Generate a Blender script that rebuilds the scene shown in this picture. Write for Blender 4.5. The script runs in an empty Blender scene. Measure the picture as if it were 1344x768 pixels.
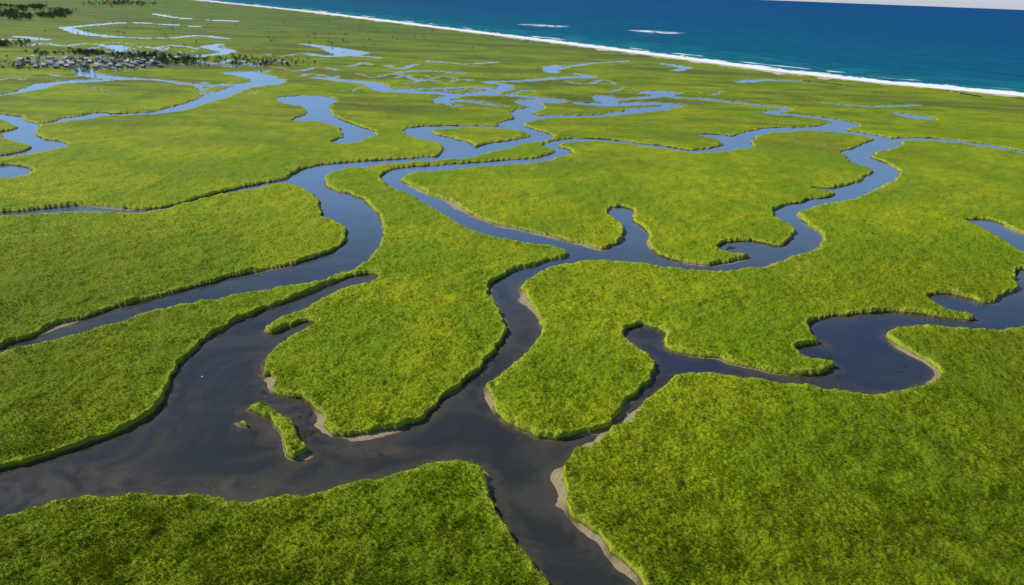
import bpy, math, random
import numpy as np
random.seed(3); rng=np.random.default_rng(7)
scene=bpy.context.scene
# ------------------------------------------------------------------ survey frame
H=100.0; F=908.0; RHO=math.radians(2.2); BH=-397.4
P=math.atan(-BH/F); cP,sP=math.cos(P),math.sin(P); cR,sR=math.cos(RHO),math.sin(RHO)
def px2ab(p):
    p=np.asarray(p,float); x=p[...,0]-672; y=p[...,1]-384
    return np.stack([x*cR+y*sR,-x*sR+y*cR],-1)
def ab2w(ab):
    a=ab[...,0]; b=np.maximum(ab[...,1],BH+0.5)
    t=H/((b-BH)/F*cP)
    return np.stack([t*a/F,t*(cP-b/F*sP)],-1)
def w2ab(w):
    X=w[...,0];Y=w[...,1]
    Zc=Y*cP+H*sP; up=Y*sP-H*cP
    return np.stack([X/Zc*F,-up/Zc*F],-1)
def px2w(p): return ab2w(px2ab(p))
# ------------------------------------------------------------------ noise
TAB=rng.random((256,256))
def vn(x,y,s,o=0):
    x=x/s+o*17.3; y=y/s+o*31.7
    xi=np.floor(x);yi=np.floor(y);fx=x-xi;fy=y-yi
    fx=fx*fx*(3-2*fx);fy=fy*fy*(3-2*fy)
    xi=xi.astype(np.int64)&255;yi=yi.astype(np.int64)&255
    x1=(xi+1)&255;y1=(yi+1)&255
    return (TAB[yi,xi]*(1-fx)+TAB[yi,x1]*fx)*(1-fy)+(TAB[y1,xi]*(1-fx)+TAB[y1,x1]*fx)*fy
def sm(x,a,b):
    t=np.clip((x-a)/(b-a),0,1); return t*t*(3-2*t)
# ------------------------------------------------------------------ terrain sheet layout
b_core=np.arange(440,BH+8,-1.0)
rows=np.concatenate([np.arange(1400,459,-30),b_core,BH+np.array([7,6,5,4.2,3.5,2.9,2.4,2,1.6,1.3,1.0])])
cols=np.concatenate([np.arange(-2600,-829,60),np.arange(-800,800.1,1.25),np.arange(830,2601,60)])
nr,nc=len(rows),len(cols)
A,B=np.meshgrid(cols,rows)
W=ab2w(np.stack([A,B],-1)); X=W[...,0];Y=W[...,1]
ZC=H/((B-BH)/F*cP)
RV=6+0.02*ZC
negrows=-rows
def catmull(pts,closed,step=6):
    pts=np.asarray(pts,float);n=len(pts);out=[]
    rngi=range(n) if closed else range(n-1)
    for i in rngi:
        if closed: p0,p1,p2,p3=pts[i-1],pts[i],pts[(i+1)%n],pts[(i+2)%n]
        else: p0,p1,p2,p3=pts[max(i-1,0)],pts[i],pts[i+1],pts[min(i+2,n-1)]
        k=max(2,int(np.linalg.norm((p2-p1)[:2])/step))
        for j in range(k):
            t=j/k
            out.append(0.5*((2*p1)+(-p0+p2)*t+(2*p0-5*p1+4*p2-p3)*t*t+(-p0+3*p1-3*p2+p3)*t**3))
    if not closed: out.append(pts[-1])
    return np.array(out)
def box(w0,w1,extra=0.0):
    q=w2ab(np.stack([w0,w1])); zmin=min(w0[1],w1[1])*cP+H*sP
    R=6+0.02*zmin*1.3+extra
    zn=max(zmin-R,40)
    ra=R/zn*F+2; rb=ra*0.9+2
    c0=np.searchsorted(cols,q[:,0].min()-ra);c1=np.searchsorted(cols,q[:,0].max()+ra)
    r0=np.searchsorted(negrows,-(q[:,1].max()+rb));r1=np.searchsorted(negrows,-(q[:,1].min()-rb))
    return slice(r0,r1),slice(c0,c1)
def segd(w0,w1,rs,cs):
    x=X[rs,cs]-w0[0];y=Y[rs,cs]-w0[1];d=w1-w0;L=max(d@d,1e-9)
    t=np.clip((x*d[0]+y*d[1])/L,0,1)
    return np.hypot(x-t*d[0],y-t*d[1]),t
def polygon_sd(px,step=6,smooth=True):
    pts=catmull(px,True,step) if smooth else np.asarray(px,float)
    ab=px2ab(pts);ab[:,1]=np.maximum(ab[:,1],BH+1.0); w=ab2w(ab);n=len(w)
    dist=RV.copy()
    inside=np.zeros((nr,nc),bool)
    for i in range(n):
        w0,w1=w[i],w[(i+1)%n]
        rs,cs=box(w0,w1)
        if rs.start<rs.stop and cs.start<cs.stop:
            d,_=segd(w0,w1,rs,cs); np.minimum(dist[rs,cs],d,out=dist[rs,cs])
        a0,b0=ab[i];a1,b1=ab[(i+1)%n]
        if b0==b1: continue
        lo,hi=min(b0,b1),max(b0,b1)
        ra=np.searchsorted(negrows,-hi,side='right');rb=np.searchsorted(negrows,-lo,side='right')
        for r in range(ra,rb):
            xa=a0+(rows[r]-b0)/(b1-b0)*(a1-a0)
            ci=np.searchsorted(cols,xa)
            inside[r,ci:]^=True
    return np.where(inside,dist,-dist)
water=-RV.copy()
def add_water_poly(px,**k): np.maximum(water,polygon_sd(px,**k),out=water)
def add_stroke(pts):
    pts=catmull(pts,False,4); w=px2w(pts[:,:2]);hw=pts[:,2]/2
    hw=hw*(1+0.35*sm(w[:,1],300,700))*(1+0.5*(vn(w[:,0],w[:,1],30,20)-.5))
    for i in range(len(w)-1):
        m=max(hw[i],hw[i+1]); rs,cs=box(w[i],w[i+1],m)
        if rs.start>=rs.stop or cs.start>=cs.stop: continue
        d,t=segd(w[i],w[i+1],rs,cs)
        s=hw[i]+(hw[i+1]-hw[i])*t-d
        np.maximum(water[rs,cs],s,out=water[rs,cs])
# upper-left channel and its wide bend
add_water_poly([(-400,300),(-200,288),(0,280),(50,276),(100,271),(140,274),(190,276),(240,268),(290,254),(340,243),(375,235),(395,224),(420,217),(470,213),(520,210),(570,206),(610,199),(640,195),
 (640,203),(600,210),(550,214),(500,218),(455,223),(432,230),(425,240),(440,250),(470,260),(492,280),(502,300),(498,320),(489,336),(478,348),(450,360),(420,373),(370,380),(300,392),(230,406),(150,426),(60,453),(0,469),(-200,540),(-400,620),
 (-400,590),(-200,518),(0,457),(60,437),(120,416),(200,392),(300,367),(380,349),(430,334),(452,318),(456,303),(442,293),(424,286),(420,264),(395,248),(370,243),(320,252),(250,267),(190,281),(100,282),(50,283),(0,287),(-200,300),(-400,315)])
# main river system
add_water_poly([(-400,740),(-200,670),(0,617),(40,608),(100,590),(160,570),(200,548),(218,530),(222,510),(235,485),(265,455),(300,430),(350,407),(400,388),(440,372),(470,363),(490,362),(493,367),(470,376),(440,385),(415,398),(400,406),(378,416),(360,425),(349,434),(362,439),(385,428),(405,423),(413,428),(400,437),(375,450),(350,468),(341,485),(343,502),(365,524),(395,526),(413,541),(420,562),(445,575),(480,579),(520,570),(560,555),(580,535),(610,505),(640,478),(662,455),(668,430),(655,405),(643,388),(650,370),(680,356),(720,345),(746,337),
 (735,328),(700,322),(650,312),(610,298),(580,280),(550,263),(520,250),(502,240),(508,228),(530,221),(580,217),(640,213),(690,209),(718,206),(724,211),(700,215),(640,220),(580,225),(535,230),(523,238),(540,247),(575,261),(605,279),(650,296),(700,308),(745,319),(785,330),(800,328),(820,315),(818,300),(802,287),(798,277),(815,273),(833,279),(830,290),(843,300),(850,312),(850,325),(862,335),(890,345),(930,350),(965,345),(985,338),(955,332),(945,326),(958,320),(985,318),(1020,325),(1040,317),(1042,300),(1025,290),(1012,280),(1030,271),(1060,264),(1095,256),(1075,251),(1060,246),(1090,247),(1120,241),(1145,229),(1142,222),(1118,214),(1113,204),(1135,201),
 (1152,199),(1145,207),(1162,214),(1180,227),(1172,238),(1145,252),(1120,263),(1090,269),(1060,276),(1045,284),(1055,293),(1078,308),(1077,323),(1050,334),(1015,346),(985,354),(950,358),(910,357),(870,352),(830,346),(790,345),(740,349),(700,362),(681,380),(685,400),(700,415),(709,435),(700,455),(675,478),(655,495),(640,510),(638,528),(655,548),(680,565),(715,576),(750,576),(780,570),(805,558),(825,540),(845,515),(860,495),(860,478),(848,466),(828,455),(816,440),(825,431),(850,430),(874,440),(870,455),(890,463),(930,471),(980,483),(1030,492),(1070,495),(1098,486),(1092,478),(1060,472),(1045,460),(1065,454),(1086,455),(1068,445),(1062,430),(1075,420),(1110,415),(1150,412),(1200,414),(1250,421),(1284,420),(1250,411),(1225,400),(1213,389),(1235,385),(1265,392),(1290,400),(1308,398),(1325,388),(1341,380),(1330,370),(1336,360),(1350,353),(1420,335),(1600,300),
 (1600,420),(1420,438),(1344,436),(1300,437),(1260,434),(1210,430),(1175,433),(1160,440),(1170,453),(1190,465),(1213,478),(1225,491),(1215,507),(1190,516),(1150,518),(1100,515),(1050,511),(1000,503),(950,495),(900,494),(875,502),(850,520),(830,540),(812,558),(790,572),(760,590),(735,610),(724,630),(735,655),(760,690),(790,730),(825,768),(880,840),(960,960),
 (800,940),(755,830),(715,768),(690,725),(668,690),(655,665),(648,640),(635,622),(610,612),(580,611),(545,615),(500,627),(450,643),(400,655),(340,661),(270,655),(200,652),(130,657),(60,668),(0,683),(-80,702),(-250,750),(-420,820)])
add_water_poly([(1270,291),(1300,291),(1325,301),(1344,308),(1400,322),(1600,360),(1600,400),(1400,350),(1344,333),(1320,319),(1295,304)])
# pool north-west of the loop
add_water_poly([(362,130),(385,126),(420,126),(442,132),(430,142),(440,154),(462,163),(492,175),(480,184),(450,191),(435,187),(452,178),(443,168),(415,161),(383,159),(402,150),(398,141),(378,138)],step=4)
for s in [
 [(625,200,15),(655,192,14),(690,186,13),(711,180,14),(700,174,13),(670,169,12),(620,167,10),(575,168,13),(546,172,16),(565,181,16),(592,187,15),(604,195,16),(590,206,15)],
 [(712,208,8),(735,203,10),(740,198,10),(724,193,10),(735,187,11),(775,184,10),(820,188,10),(870,194,10),(910,200,12),(945,197,14),(970,192,16),(962,185,18),(940,180,14),(925,178,8)],
 [(965,187,14),(990,175,12),(1040,170,13),(1090,172,14),(1140,178,16),(1165,186,18),(1150,193,16),(1120,203,15),(1130,208,16)],
 [(1165,186,14),(1200,183,10),(1250,186,12),(1290,191,12),(1344,201,12),(1450,215,12)],
 [(1040,170,10),(1080,169,16),(1110,164,18),(1090,157,14),(1050,152,12),(1010,149,12),(1030,143,10),(985,137,10),(930,131,11),(880,127,12),(850,121,14),(880,122,14),(850,128,12),(800,131,10),(790,127,14),(800,134,14)],
 [(702,174,12),(670,164,14),(690,157,14),(730,153,13),(780,153,12),(815,149,15),(850,144,16),(885,139,14),(850,136,14),(800,138,16),(760,136,10)],
 [(690,157,12),(685,148,14),(705,141,12),(690,134,16),(730,133,14),(700,128,12),(650,124,12),(600,124,12),(550,121,14),(505,119,18),(488,110,20),(450,106,12),(415,102,10)],
 [(575,131,10),(610,125,12),(655,119,14),(665,112,10),(640,108,10),(690,106,10),(740,102,14),(772,101,14),(755,97,10)],
 [(725,95,16),(722,89,16),(735,86,12)],
 [(660,140,8),(610,133,10),(575,134,10),(600,139,8)],
 [(505,119,14),(560,117,10),(620,115,8),(655,119,8)],
 [(-200,150,16),(0,125,12),(40,118,12),(65,110,16),(110,107,14),(190,104,10),(260,112,10),(300,112,14),(352,108,24),(330,98,22),(305,96,16),(345,94,14)],
 [(352,108,20),(310,117,18),(280,128,18),(238,142,14),(200,149,10),(140,152,10),(100,157,12),(60,163,8)],
 [(85,157,8),(130,150,14),(110,154,10)],
 [(-60,150,10),(0,154,14),(18,158,14),(38,168,10),(20,176,16),(45,186,14),(68,192,18),(40,201,13),(0,207,12),(-80,215,12)],
 [(-80,235,14),(0,231,16),(22,227,12),(5,221,12)],
 [(85,36,16),(110,44,20),(160,49,14),(220,50,12),(260,47,12),(300,51,10)],
 [(82,37,12),(120,33,16),(175,30,14),(260,35,8)],
 [(130,68,14),(160,67,16),(150,60,14)],
 [(160,67,10),(220,74,12),(270,73,14),(300,68,18),(275,62,18),(290,58,12)],
 [(110,92,10),(125,100,14),(180,104,10)],
 [(400,58,14),(440,64,24),(470,70,22),(430,74,16),(400,70,10)],
 [(430,64,16),(455,72,18),(500,76,10)],
 [(560,80,8),(610,84,8),(650,82,8)],[(872,84,12),(900,89,14),(885,93,10)],
 [(970,108,12),(1010,105,14),(1060,107,12),(1110,112,9)],
 [(1180,149,8),(1205,154,20),(1220,157,10)],
 [(200,18,14),(240,24,14),(310,28,10)],[(20,48,14),(60,52,10),(0,52,12)],
 [(720,92,12),(770,84,8),(830,80,6)],
 [(1080,135,7),(1140,140,7),(1200,138,6)],[(1240,120,6),(1290,128,6)],
 [(200,88,6),(260,84,7),(330,86,6)],[(520,95,8),(560,93,8),(610,97,6)],
 ]:
    add_stroke(s)
# winding ditches and creeks across the far marsh
for i in range(95):
    x=rng.uniform(0,1250);y=rng.uniform(14,125)
    if y<30+0.095*x: continue
    pts=[];w=rng.uniform(2.5,6.5)*(1 if y<90 else .7);dr=rng.choice([-1,1]);ph=rng.uniform(0,6)
    for k in range(rng.integers(6,14)):
        pts.append((x,y,w)); x+=dr*rng.uniform(5,14);y+=2.6*math.sin(ph+k*1.1)*(.4+y/140)
    if y>26+0.095*x: add_stroke(pts)
LAND=-water
isl=[polygon_sd([(316,541),(332,531),(350,533),(368,543),(382,556),(388,572),(400,592),(407,600),(392,604),(380,600),(374,584),(364,566),(350,551),(333,545)],step=4),
     polygon_sd([(306,556),(322,553),(334,560),(322,565)],step=4),
     polygon_sd([(345,520),(352,519),(350,523)],step=3)]
for s in isl: LAND=np.maximum(LAND,s)
# irregular banks
wob=(vn(X,Y,5.0,1)-.5)*1.5+(vn(X,Y,1.7,2)-.5)*0.8+(vn(X,Y,14,21)-.5)*1.6
far=sm(Y,250,900)
LAND=LAND+wob*(1+2.0*far)
# coast
coast=px2w(np.array([(-100,-31),(100,-16),(260,0.5),(400,15),(560,35),(700,52.5),(860,73),(1000,91.5),(1150,108.5),(1344,126.5),(1700,157),(2600,235)]))
coast=np.vstack([coast[0]+(coast[0]-coast[1])*20,coast])
bd=np.full(X.shape,1e9);sg=np.ones(X.shape)
for i in range(len(coast)-1):
    w0,w1=coast[i],coast[i+1];d=w1-w0
    x=X-w0[0];y=Y-w0[1];t=np.clip((x*d[0]+y*d[1])/(d@d),0,1)
    dd=np.hypot(x-t*d[0],y-t*d[1]);cr=d[0]*y-d[1]*x
    m=dd<bd; bd=np.where(m,dd,bd); sg=np.where(m,np.sign(cr),sg)
OFF=bd*sg
def spots(lst):
    o=np.zeros(X.shape)
    for (x,y,rx,ry) in lst:
        c=px2w((x,y)); e=px2w((x+rx,y)); g=px2w((x,y-ry))
        sx=np.linalg.norm(e-c);sy=np.linalg.norm(g-c)
        o=np.maximum(o,1-sm(np.hypot((X-c[0])/sx,(Y-c[1])/sy),0.35,1))
    return o
SAND=spots([(505,577,80,20),(825,545,36,30),(785,580,40,22),(1000,350,70,12),(840,350,50,10),(590,272,50,20),(650,303,60,10),(130,276,60,7),(732,640,22,44),(775,715,30,50),(815,760,30,40),(420,560,34,28),(700,312,50,10),(75,430,34,14),(770,324,40,10),(1200,478,34,30),(545,250,34,12),(400,602,14,8),(690,400,14,30),(1060,330,34,12),(352,505,14,22),(640,530,12,24)])
FLAT=spots([(405,552,50,42),(335,575,30,22),(345,520,14,20),(1074,465,40,16),(1195,490,35,24),(385,432,30,10),(1215,400,30,10),(965,328,25,8),(440,400,40,12)])
BROWN=spots([(90,640,170,40),(380,550,60,50),(330,640,120,20),(815,560,30,25),(480,590,90,14),(1190,490,50,30)])
NAVY=spots([(1130,460,150,60),(1270,410,150,50),(690,330,120,40),(900,470,90,30)])
sand_noise=vn(X,Y,25,3)
shelf=0.2+0.8*sm(sand_noise,0.52,0.82)+1.5*SAND*(.6+.8*vn(X,Y,6,40))+0.6*sm(vn(X,Y,4,4),.6,.9)
fade=1-sm(Y,260,560)
Hg=1.45*(0.85+0.3*vn(X,Y,12,5))*(1-0.7*far)
flatn=0.55*vn(X,Y,3.5,6)+0.3*vn(X,Y,1.2,8)+0.3*vn(X,Y,8,16)-0.69
zl=np.where(LAND<0,(1-FLAT)*(-1.3*sm(-LAND,0,4))+FLAT*flatn*sm(-LAND,0,1.0)-0.02,
            0.14*np.clip(LAND/shelf,0,1)+Hg*sm(LAND,shelf,shelf+0.45))
g=sm(LAND,shelf+0.1,shelf+0.7)
rough=(0.5*(vn(X,Y,0.75,9)-.5)+0.7*(vn(X,Y,1.9,10)-.5)+0.25*(vn(X,Y,0.4,11)-.5))*fade+1.1*(vn(X,Y,5,12)-.5)*(1-.5*far)
Z=zl+g*rough*0.8
beach=np.interp(OFF,[-80,-50,-34,-16,0,40,200,2000],[0,0,2.4,1.3,0.0,-1.6,-5,-30])
wgt=sm(OFF,-90,-50)
Z=Z*(1-wgt)+wgt*beach
Z=np.where(OFF>60,beach,Z)
Z=np.where((OFF<-48)&(OFF>-90),np.maximum(Z,0.5),Z)
def mesh_from(name,co,faces4,smooth=True):
    me=bpy.data.meshes.new(name)
    nv=len(co);nf=len(faces4);k=faces4.shape[1]
    me.vertices.add(nv);me.vertices.foreach_set('co',co.astype(np.float32).ravel())
    me.loops.add(nf*k);me.loops.foreach_set('vertex_index',faces4.astype(np.int32).ravel())
    me.polygons.add(nf)
    me.polygons.foreach_set('loop_start',np.arange(0,nf*k,k,dtype=np.int32))
    me.polygons.foreach_set('loop_total',np.full(nf,k,dtype=np.int32))
    me.update(calc_edges=True)
    me.polygons.foreach_set('use_smooth',np.full(nf,smooth))
    ob=bpy.data.objects.new(name,me);scene.collection.objects.link(ob)
    return ob
def attr(ob,name,v):
    a=ob.data.attributes.new(name,'FLOAT','POINT');a.data.foreach_set('value',np.asarray(v,np.float32).ravel())
def sheet(name,ri,ci,z,keep=None,attrs={}):
    R,C=np.meshgrid(ri,ci,indexing='ij')
    co=np.stack([X[R,C],Y[R,C],z[R,C] if hasattr(z,'shape') else np.full(R.shape,float(z))],-1).reshape(-1,3)
    n=len(ci);m=len(ri)
    ids=np.arange(m*n).reshape(m,n)
    f=np.stack([ids[:-1,:-1],ids[:-1,1:],ids[1:,1:],ids[1:,:-1]],-1)
    if keep is not None:
        k=keep[R,C]; kk=k[:-1,:-1]|k[:-1,1:]|k[1:,1:]|k[1:,:-1]
        f=f[kk]
    f=f.reshape(-1,4)
    ob=mesh_from(name,co,f)
    for kx,v in attrs.items(): attr(ob,kx,v[R,C])
    return ob
# ------------------------------------------------------------------ materials
def newmat(name):
    m=bpy.data.materials.new(name);m.use_nodes=True;nt=m.node_tree
    return m,nt,nt.nodes['Principled BSDF']
def N(nt,t,**k):
    n=nt.nodes.new(t)
    for a,b in k.items(): setattr(n,a,b)
    return n
def lk(nt,a,b): nt.links.new(a,b)
def noise(nt,vec,scale,detail=3,rough=.55,dist=0):
    n=N(nt,'ShaderNodeTexNoise');n.inputs['Scale'].default_value=scale;n.inputs['Detail'].default_value=detail
    n.inputs['Roughness'].default_value=rough;n.inputs['Distortion'].default_value=dist
    lk(nt,vec,n.inputs['Vector']);return n.outputs['Fac']
def mr(nt,v,a,b,c=0,d=1,smooth=True):
    n=N(nt,'ShaderNodeMapRange');n.interpolation_type='SMOOTHSTEP' if smooth else 'LINEAR'
    lk(nt,v,n.inputs[0])
    for i,x in zip((1,2,3,4),(a,b,c,d)): n.inputs[i].default_value=x
    return n.outputs[0]
def mixc(nt,f,a,b):
    n=N(nt,'ShaderNodeMix',data_type='RGBA')
    if isinstance(f,(int,float)): n.inputs[0].default_value=f
    else: lk(nt,f,n.inputs[0])
    for s,v in ((6,a),(7,b)):
        if isinstance(v,tuple): n.inputs[s].default_value=(*v,1)
        else: lk(nt,v,n.inputs[s])
    return n.outputs[2]
def math_(nt,op,a,b):
    n=N(nt,'ShaderNodeMath',operation=op)
    for i,v in enumerate((a,b)):
        if isinstance(v,(int,float)): n.inputs[i].default_value=v
        else: lk(nt,v,n.inputs[i])
    return n.outputs[0]
def fattr(nt,n):
    a=N(nt,'ShaderNodeAttribute');a.attribute_name=n;return a.outputs['Fac']
def grass_color(nt):
    pos=N(nt,'ShaderNodeNewGeometry').outputs['Position']
    sep=N(nt,'ShaderNodeSeparateXYZ');lk(nt,pos,sep.inputs[0])
    flat=N(nt,'ShaderNodeVectorMath',operation='MULTIPLY');lk(nt,pos,flat.inputs[0]);flat.inputs[1].default_value=(1,1,0);fp=flat.outputs[0]
    n1=noise(nt,fp,0.016,4,.6,.5);n2=noise(nt,fp,0.09,4,.65);n3=noise(nt,fp,1.1,3,.7);n4=noise(nt,fp,0.35,4,.65)
    c=mixc(nt,mr(nt,n3,.30,.66),(0.140,0.190,0.003),(0.300,0.370,0.006))
    c=mixc(nt,math_(nt,'MULTIPLY',mr(nt,n2,.42,.68),.65),c,(0.36,0.365,0.006))
    c=mixc(nt,math_(nt,'MULTIPLY',mr(nt,n1,.42,.58),.6),c,(0.120,0.220,0.004))
    c=mixc(nt,math_(nt,'MULTIPLY',mr(nt,n4,.50,.68),.55),c,(0.080,0.142,0.003))
    # cloud and corner shade painted into the grass colour away from the centre
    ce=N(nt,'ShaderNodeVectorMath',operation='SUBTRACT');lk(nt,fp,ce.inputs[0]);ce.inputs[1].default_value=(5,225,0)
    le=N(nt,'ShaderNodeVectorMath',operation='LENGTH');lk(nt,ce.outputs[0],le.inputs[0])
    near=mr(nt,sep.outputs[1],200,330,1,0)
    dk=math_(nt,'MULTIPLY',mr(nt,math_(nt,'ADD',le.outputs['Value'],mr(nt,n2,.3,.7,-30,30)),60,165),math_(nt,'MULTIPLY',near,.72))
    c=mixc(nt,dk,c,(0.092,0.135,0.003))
    dead=math_(nt,'MULTIPLY',mr(nt,noise(nt,fp,0.06,5,.7),.66,.74),.45)
    c=mixc(nt,dead,c,(0.28,0.24,0.06))
    st=N(nt,'ShaderNodeVectorMath',operation='MULTIPLY');lk(nt,fp,st.inputs[0]);st.inputs[1].default_value=(0.35,1,0)
    s1=noise(nt,st.outputs[0],0.011,5,.65,.3)
    fy=mr(nt,sep.outputs[1],220,800)
    c=mixc(nt,math_(nt,'MULTIPLY',mr(nt,s1,.47,.62),math_(nt,'MULTIPLY',fy,.75)),c,(0.105,0.098,0.022))
    s2=noise(nt,st.outputs[0],0.03,5,.7,.3)
    c=mixc(nt,math_(nt,'MULTIPLY',mr(nt,s2,.5,.64),math_(nt,'MULTIPLY',fy,.6)),c,(0.055,0.105,0.012))
    c=mixc(nt,math_(nt,'MULTIPLY',mr(nt,sep.outputs[1],350,2000),.65),c,(0.075,0.128,0.036))  # distance haze put into the grass colour, greyer farther out
    dl=math_(nt,'SUBTRACT',fattr(nt,'land'),fattr(nt,'shelf'))
    rn=math_(nt,'ADD',dl,mr(nt,n4,.3,.7,-.8,.8))
    c=mixc(nt,mr(nt,rn,0.3,2.6,.65,0),c,(0.36,0.42,0.035))
    # grass wall darker towards its base
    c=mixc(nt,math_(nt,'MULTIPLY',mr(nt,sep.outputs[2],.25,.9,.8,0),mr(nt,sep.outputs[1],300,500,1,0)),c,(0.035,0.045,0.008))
    return c,fp,dl
def leafy(nt,bs,c,tr):
    bs.inputs['Roughness'].default_value=.75;bs.inputs['Specular IOR Level'].default_value=.12
    lk(nt,c,bs.inputs['Base Color'])
    t=N(nt,'ShaderNodeBsdfTranslucent');lk(nt,c,t.inputs[0])
    m=N(nt,'ShaderNodeMixShader');m.inputs[0].default_value=tr
    lk(nt,bs.outputs[0],m.inputs[1]);lk(nt,t.outputs[0],m.inputs[2])
    lk(nt,m.outputs[0],nt.nodes['Material Output'].inputs[0])
mt,nt,bs=newmat('marsh_ground')
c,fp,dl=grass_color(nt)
land=fattr(nt,'land');off=fattr(nt,'off');sand=fattr(nt,'sand')
mudn=noise(nt,fp,0.5,4,.6)
mud=mixc(nt,mr(nt,mudn,.35,.65),(0.055,0.043,0.025),(0.15,0.115,0.065))
mud=mixc(nt,math_(nt,'MAXIMUM',math_(nt,'MULTIPLY',sand,.9),mr(nt,noise(nt,fp,0.03,2),.50,.57,0,.7)),mud,(0.37,0.295,0.175))
mud=mixc(nt,mr(nt,land,-0.6,0.0),(0.040,0.031,0.018),mud)
c=mixc(nt,mr(nt,dl,-0.15,0.12),mud,c)
bc=mixc(nt,mr(nt,noise(nt,fp,0.05,4,.6),.35,.7),(0.50,0.42,0.30),(0.62,0.54,0.42))
bn=math_(nt,'ADD',off,mr(nt,noise(nt,fp,0.02,5,.6),.3,.7,-14,14))
c=mixc(nt,mr(nt,bn,-40,-30),c,bc)
lk(nt,c,bs.inputs['Base Color']);bs.inputs['Roughness'].default_value=.85;bs.inputs['Specular IOR Level'].default_value=.1
bp=N(nt,'ShaderNodeBump');bp.inputs['Strength'].default_value=.8;bp.inputs['Distance'].default_value=.5
lk(nt,noise(nt,fp,1.3,4,.7),bp.inputs['Height']);lk(nt,bp.outputs[0],bs.inputs['Normal'])
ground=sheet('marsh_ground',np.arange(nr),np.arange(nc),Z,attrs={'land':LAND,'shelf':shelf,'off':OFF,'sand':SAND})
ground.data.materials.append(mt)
# river water
mw,nt,bs=newmat('river_water')
pos=N(nt,'ShaderNodeNewGeometry').outputs['Position']
sep=N(nt,'ShaderNodeSeparateXYZ');lk(nt,pos,sep.inputs[0])
n1=noise(nt,pos,0.035,5,.6,1.5);n2=noise(nt,pos,0.25,4,.6,1.0)
c=mixc(nt,mr(nt,n1,.4,.66),(0.028,0.030,0.027),(0.056,0.053,0.041))
c=mixc(nt,math_(nt,'MULTIPLY',mr(nt,n2,.5,.7),.3),c,(0.028,0.026,0.020))
br=fattr(nt,'brown')
c=mixc(nt,math_(nt,'MULTIPLY',br,mr(nt,noise(nt,pos,0.09,5,.65,2.0),.38,.62,0,.65)),c,(0.095,0.074,0.046))
c=mixc(nt,math_(nt,'MULTIPLY',fattr(nt,'navy'),.75),c,(0.022,0.034,0.062))
sh=mr(nt,math_(nt,'ADD',fattr(nt,'land'),mr(nt,n2,.3,.7,-1.5,1.5)),-2.8,-.3,0,.5)
c=mixc(nt,sh,c,(0.085,0.066,0.041))
c=mixc(nt,mr(nt,sep.outputs[1],180,430,0,1),c,(0.115,0.195,0.31))  # far channels: blue sky reflection painted into the base colour
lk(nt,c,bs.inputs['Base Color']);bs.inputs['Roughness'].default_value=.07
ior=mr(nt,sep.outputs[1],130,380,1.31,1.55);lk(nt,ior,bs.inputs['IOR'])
bp=N(nt,'ShaderNodeBump');bp.inputs['Strength'].default_value=.25;bp.inputs['Distance'].default_value=.05
lk(nt,noise(nt,pos,1.6,3,.6),bp.inputs['Height']);lk(nt,bp.outputs[0],bs.inputs['Normal'])
ri=np.unique(np.concatenate([np.arange(0,nr,3),[nr-1]]));ci=np.unique(np.concatenate([np.arange(0,nc,3),[nc-1]]))
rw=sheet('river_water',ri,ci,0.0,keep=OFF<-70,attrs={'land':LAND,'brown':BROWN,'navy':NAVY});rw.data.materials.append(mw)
# ocean
mo,nt,bs=newmat('ocean_water')
pos=N(nt,'ShaderNodeNewGeometry').outputs['Position']
off=fattr(nt,'off');brk=fattr(nt,'breaker')
wn=noise(nt,pos,0.012,5,.6,.4)
offn=math_(nt,'ADD',off,mr(nt,noise(nt,pos,0.006,4,.6),.3,.7,-90,90,False))
c=mixc(nt,mr(nt,offn,20,330),(0.008,0.185,0.215),(0.001,0.110,0.190))
c=mixc(nt,mr(nt,offn,300,1800),c,(0.0006,0.078,0.190))
c=mixc(nt,mr(nt,offn,2500,12000),c,(0.0006,0.066,0.210))
c=mixc(nt,math_(nt,'MULTIPLY',mr(nt,wn,.4,.62),.45),c,(0.0006,0.055,0.12))
# long swell lines parallel to the shore
sw=math_(nt,'SINE',math_(nt,'ADD',math_(nt,'MULTIPLY',off,.085),mr(nt,noise(nt,pos,0.004,4,.6),0,1,-14,14,False)),0)
c=mixc(nt,math_(nt,'MULTIPLY',mr(nt,sw,.4,1.0),math_(nt,'MULTIPLY',mr(nt,off,100,1600,1,.2),.35)),c,(0.001,0.050,0.10))
fn=noise(nt,pos,0.035,5,.65,.8)
f1=mr(nt,math_(nt,'ADD',off,mr(nt,fn,.3,.7,-24,24,False)),42,56,1,0)
band=math_(nt,'MULTIPLY',mr(nt,math_(nt,'ABSOLUTE',math_(nt,'SUBTRACT',math_(nt,'ADD',off,mr(nt,noise(nt,pos,0.01,3),.3,.7,-14,14,False)),88),0),3,9,1,0),mr(nt,noise(nt,pos,0.009,3),.5,.58))
f2=math_(nt,'MULTIPLY',brk,mr(nt,noise(nt,pos,0.025,4,.65),.42,.52))
foam=math_(nt,'MAXIMUM',math_(nt,'MAXIMUM',f1,band),f2)
c=mixc(nt,foam,c,(0.85,0.87,0.87))
lk(nt,c,bs.inputs['Base Color']);bs.inputs['Roughness'].default_value=.7;bs.inputs['Specular IOR Level'].default_value=.04
bp=N(nt,'ShaderNodeBump');bp.inputs['Strength'].default_value=.5;bp.inputs['Distance'].default_value=1.0
lk(nt,noise(nt,pos,0.08,4,.6),bp.inputs['Height']);lk(nt,bp.outputs[0],bs.inputs['Normal'])
BRK=np.zeros(X.shape)
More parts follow.
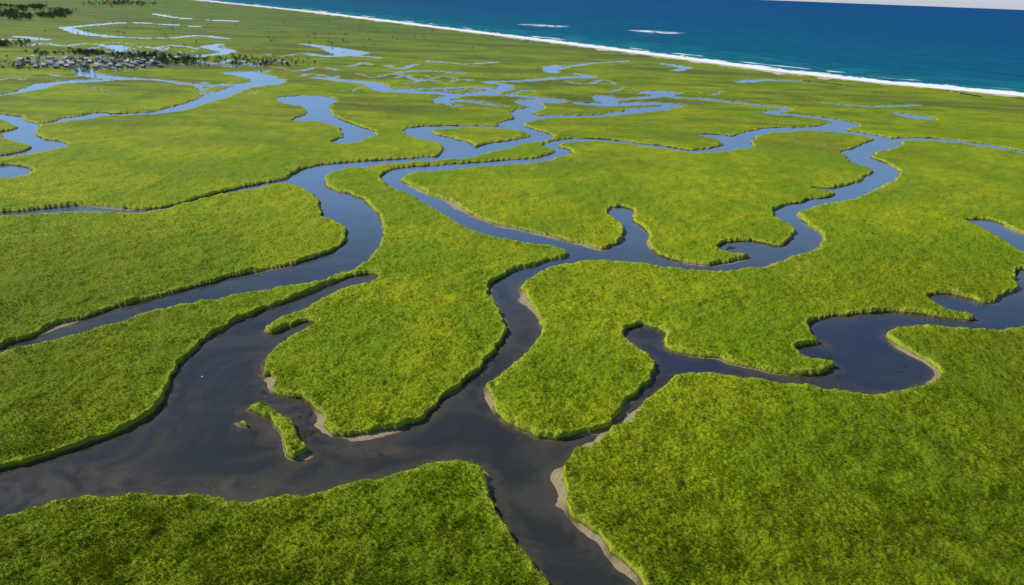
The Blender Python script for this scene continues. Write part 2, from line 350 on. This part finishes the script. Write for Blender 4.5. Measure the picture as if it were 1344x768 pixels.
for (x,y,L,wd) in [(714,33.5,11,1.0),(866,42.3,8,1.1),(842,40.5,4,.6)]:
    c0=px2w((x-L,y-L*.05));c1=px2w((x+L,y+L*.05));top=px2w((x,y-wd))
    d=c1-c0;t=np.clip(((X-c0[0])*d[0]+(Y-c0[1])*d[1])/(d@d),0,1)
    dd=np.hypot(X-c0[0]-t*d[0],Y-c0[1]-t*d[1]);half=np.linalg.norm(top-(c0+c1)/2)
    BRK=np.maximum(BRK,1-sm(dd,half*.5,half*1.2))
top=np.where(rows<BH+330)[0]
oc=sheet('ocean_water',top,np.arange(0,nc,2),-0.02,keep=OFF>-20,attrs={'off':OFF,'breaker':BRK});oc.data.materials.append(mo)
# ------------------------------------------------------------------ marsh grass blades (one mass)
mg,nt,bs=newmat('marsh_grass')
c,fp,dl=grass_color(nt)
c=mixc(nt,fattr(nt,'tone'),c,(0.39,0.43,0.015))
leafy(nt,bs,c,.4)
ok=np.argwhere((LAND>shelf+0.3)&(Y<470)&(np.abs(A)<790)&(B<430)&(B>-330))
yy=Y[ok[:,0],ok[:,1]]
pr=0.36*(1-sm(yy,140,460))*(0.5+0.9*vn(X[ok[:,0],ok[:,1]],yy,4,30))
ok=ok[rng.random(len(ok))<pr]
n=len(ok);BL=6
gi=(ok[:,0],ok[:,1])
px=X[gi]+rng.normal(0,.08,n);py=Y[gi]+rng.normal(0,.08,n);pz=Z[gi]-.12
size=(0.25+0.45*vn(px,py,2.2,14)+0.15*rng.random(n))*(.75+.5*vn(px,py,9,31))
lndA=LAND[gi];shA=shelf[gi]
px=np.repeat(px,BL);py=np.repeat(py,BL);pz=np.repeat(pz,BL);size=np.repeat(size,BL);m=len(px)
th=rng.random(m)*2*np.pi;ln=size*(.6+.5*rng.random(m));lean=.35+.65*rng.random(m)
dx=np.cos(th);dy=np.sin(th);wd=.04+.05*rng.random(m)
wd=wd*(1+.7*sm(py,150,330))
v0=np.stack([px+dy*wd,py-dx*wd,pz],-1);v1=np.stack([px-dy*wd,py+dx*wd,pz],-1)
v2=np.stack([px+dx*ln*lean*.7,py+dy*ln*lean*.7,pz+ln*np.sqrt(1-.6*lean**2)],-1)
co=np.stack([v0,v1,v2],1).reshape(-1,3)
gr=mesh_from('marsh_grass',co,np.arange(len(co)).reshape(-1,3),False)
attr(gr,'tone',np.repeat(np.clip(rng.random(m)**2*.7,0,1),3)*np.tile([.2,.2,1.0],m))
attr(gr,'land',np.repeat(lndA,BL*3));attr(gr,'shelf',np.repeat(shA,BL*3))
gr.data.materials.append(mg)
print('grass tris',m,'verts',nr*nc)
# ------------------------------------------------------------------ distant trees & village
ml,nt,bs=newmat('tree_foliage');pos=N(nt,'ShaderNodeNewGeometry').outputs['Position']
leafy(nt,bs,mixc(nt,mr(nt,noise(nt,pos,.3,3),.35,.65),(0.030,0.050,0.022),(0.065,0.095,0.035)),.3)
mk,nt,bs=newmat('tree_bark');bs.inputs['Base Color'].default_value=(.07,.05,.035,1)
def trees(name,pts):
    V=[];Fc=[];mi=[]
    for (x,y,h) in pts:
        z0=1.0;r=h*.42
        k=len(V)
        for q in range(4):
            an=q*math.pi/2;V.append((x+.25*math.cos(an),y+.25*math.sin(an),z0-1));
        V.append((x,y,z0+h*.8))
        for q in range(4): Fc.append((k+q,k+(q+1)%4,k+4));mi.append(1)
        for _ in range(60):
            u=rng.normal(size=3);u/=np.linalg.norm(u);rr=rng.random()**.4
            cx=x+u[0]*r*rr;cy=y+u[1]*r*rr;cz=z0+h*.58+u[2]*h*.42*rr
            s=rng.uniform(.5,1.1)*h*.1
            k=len(V)
            for q in range(3):
                d=rng.normal(size=3)*s;V.append((cx+d[0],cy+d[1],cz+d[2]))
            Fc.append((k,k+1,k+2));mi.append(0)
    ob=mesh_from(name,np.array(V),np.array(Fc),False)
    ob.data.materials.append(ml);ob.data.materials.append(mk);ob.data.polygons.foreach_set('material_index',mi);return ob
tp=[]
def scatter(x0,x1,y0,y1,n,h0=3.5,h1=6.5,k=6):
    cl=[(rng.uniform(x0,x1),rng.uniform(y0,y1),rng.uniform(.05,.2)*(x1-x0),rng.uniform(.1,.35)*(y1-y0)) for _ in range(k)]
    for _ in range(n):
        c=cl[rng.integers(k)]
        q=(rng.normal(c[0],c[2]),rng.normal(c[1],c[3]))
        w=px2w(q)
        if w[1]>9000: continue
        tp.append((w[0],w[1],rng.uniform(h0,h1)))
scatter(-30,90,15,24,360,7,11,9);scatter(0,60,9,12,130,8,12,4);scatter(55,215,71,77,240,k=9);scatter(195,350,78,87,200,k=9)
scatter(0,205,82,94,130,2.0,4,10);scatter(-5,60,58,63,110,k=5);scatter(330,430,80,88,40,2,3.5);scatter(-60,20,84,92,60);scatter(120,260,4,9,80,8,12)
scatter(100,600,24,60,90,2.5,5,14)
trees('distant_trees',tp)
wallm=[];
for nme,col in (('white_siding',(.58,.58,.57)),('grey_siding',(.32,.33,.34)),('tan_siding',(.38,.33,.27))):
    m_,nt,bs=newmat(nme);bs.inputs['Base Color'].default_value=(*col,1);bs.inputs['Roughness'].default_value=.8;wallm.append(m_)
roofm=[]
for nme,col in (('grey_roof',(.26,.27,.29)),('pale_roof',(.50,.50,.50)),('brown_roof',(.17,.13,.10))):
    m_,nt,bs=newmat(nme);bs.inputs['Base Color'].default_value=(*col,1);bs.inputs['Roughness'].default_value=.8;roofm.append(m_)
glass,nt,bs=newmat('window_glass');bs.inputs['Base Color'].default_value=(.03,.04,.05,1);bs.inputs['Roughness'].default_value=.1
def house(w,ang,L,D,h,wm,rm):
    V=[];Fc=[];mi=[]
    def quad(p,m): 
        k=len(V);V.extend(p);Fc.append(tuple(range(k,k+len(p))));mi.append(m)
    l,d=L/2,D/2;rh=D*.35
    quad([(-l,-d,0),(l,-d,0),(l,-d,h),(-l,-d,h)],0);quad([(l,d,0),(-l,d,0),(-l,d,h),(l,d,h)],0)
    quad([(l,-d,0),(l,d,0),(l,d,h),(l,0,h+rh),(l,-d,h)],0);quad([(-l,d,0),(-l,-d,0),(-l,-d,h),(-l,0,h+rh),(-l,d,h)],0)
    o=.4;e=.14
    quad([(-l-o,-d-o,h-e),(l+o,-d-o,h-e),(l+o,0,h+rh+.1),(-l-o,0,h+rh+.1)],1)
    quad([(l+o,d+o,h-e),(-l-o,d+o,h-e),(-l-o,0,h+rh+.1),(l+o,0,h+rh+.1)],1)
    for sx in (-.3,0,.3):
        for s in (-1,1):
            x0=L*sx;yq=s*(d+.03);z0,z1=(0.1,2.1) if sx==0 else (1,2.1)
            quad([(x0+.5*s,yq,z0),(x0-.5*s,yq,z0),(x0-.5*s,yq,z1),(x0+.5*s,yq,z1)],2)
    me=bpy.data.meshes.new('house');me.from_pydata(V,[],Fc)
    for m_ in (wm,rm,glass): me.materials.append(m_)
    me.polygons.foreach_set('material_index',mi);me.update()
    ob=bpy.data.objects.new('house',me);scene.collection.objects.link(ob);ob.location=(w[0],w[1],.9);ob.rotation_euler[2]=ang
placed=[]
for _ in range(1200):
    x=rng.uniform(20,212);y=rng.uniform(78.5,91)
    if rng.random()>math.exp(-((x-140)/65)**2)*.6+.08: continue
    w=px2w((x,y))
    if any((w[0]-p[0])**2+(w[1]-p[1])**2<10**2 for p in placed): continue
    placed.append(w)
    house(w,rng.normal(.15,.2)+(math.pi/2 if rng.random()<.3 else 0),rng.uniform(3.8,6.8),rng.uniform(3,4.4),rng.uniform(2.2,2.6),wallm[rng.choice(3,p=[.5,.3,.2])],roofm[rng.choice(3,p=[.40,.40,.20])])
    if len(placed)>95: break
def ring_mesh(name,prof,loc,mat,n=16):
    V=[];Fc=[]
    for r,z in prof:
        for i in range(n): V.append((r*math.cos(2*math.pi*i/n),r*math.sin(2*math.pi*i/n),z))
    for j in range(len(prof)-1):
        for i in range(n): Fc.append((j*n+i,j*n+(i+1)%n,(j+1)*n+(i+1)%n,(j+1)*n+i))
    ob=mesh_from(name,np.array(V),np.array(Fc));ob.location=loc;ob.data.materials.append(mat);return ob
wb=px2w((266,495))
ring_mesh('mooring_buoy',[(0,-.3),(.25,-.2),(.36,.05),(.3,.2),(.15,.3),(.07,.36),(.07,.5),(.1,.55),(.0,.6)],(wb[0],wb[1],0),wallm[0])
# ------------------------------------------------------------------ light
el=math.radians(42);az=math.radians(-66)
sd=np.array([math.sin(az)*math.cos(el),math.cos(az)*math.cos(el),math.sin(el)])
from mathutils import Vector,Matrix
sl=bpy.data.lights.new('sun','SUN');sl.energy=4.5;sl.angle=math.radians(.6);sl.color=(1,.95,.84)
so=bpy.data.objects.new('sun',sl);scene.collection.objects.link(so);so.rotation_euler=Vector(sd).to_track_quat('Z','Y').to_euler()
wd_=bpy.data.worlds.new('World');scene.world=wd_;wd_.use_nodes=True;nt=wd_.node_tree
sky=nt.nodes.new('ShaderNodeTexSky');sky.sky_type='NISHITA';sky.sun_disc=False;sky.sun_elevation=el;sky.sun_rotation=az
sky.dust_density=0.2;sky.air_density=1.0;sky.ozone_density=3.0
tc=N(nt,'ShaderNodeTexCoord');sp=N(nt,'ShaderNodeSeparateXYZ');lk(nt,tc.outputs['Generated'],sp.inputs[0])
tcol=mixc(nt,mr(nt,sp.outputs[2],0.0,0.14),(.95,1.08,1.65),(.82,.96,1.13))
tint=nt.nodes.new('ShaderNodeMix');tint.data_type='RGBA';tint.blend_type='MULTIPLY';tint.inputs[0].default_value=1
nt.links.new(sky.outputs[0],tint.inputs[6]);lk(nt,tcol,tint.inputs[7])
bg=nt.nodes['Background'];bg.inputs[1].default_value=.095;nt.links.new(tint.outputs[2],bg.inputs[0])
# ------------------------------------------------------------------ camera
cam=bpy.data.cameras.new('camera');co_=bpy.data.objects.new('camera',cam);scene.collection.objects.link(co_)
cam.sensor_width=36;cam.lens=36*F/1344;cam.clip_start=1;cam.clip_end=500000
r0=Vector((1,0,0));u0=Vector((0,sP,cP));fw=Vector((0,cP,-sP))
Rr=cR*r0+sR*u0;Uu=-sR*r0+cR*u0
M=Matrix((Rr,Uu,-fw)).transposed().to_4x4();M.translation=Vector((0,0,H))
co_.matrix_world=M
scene.camera=co_
scene.view_settings.view_transform='Standard';scene.view_settings.look='None';scene.view_settings.exposure=0
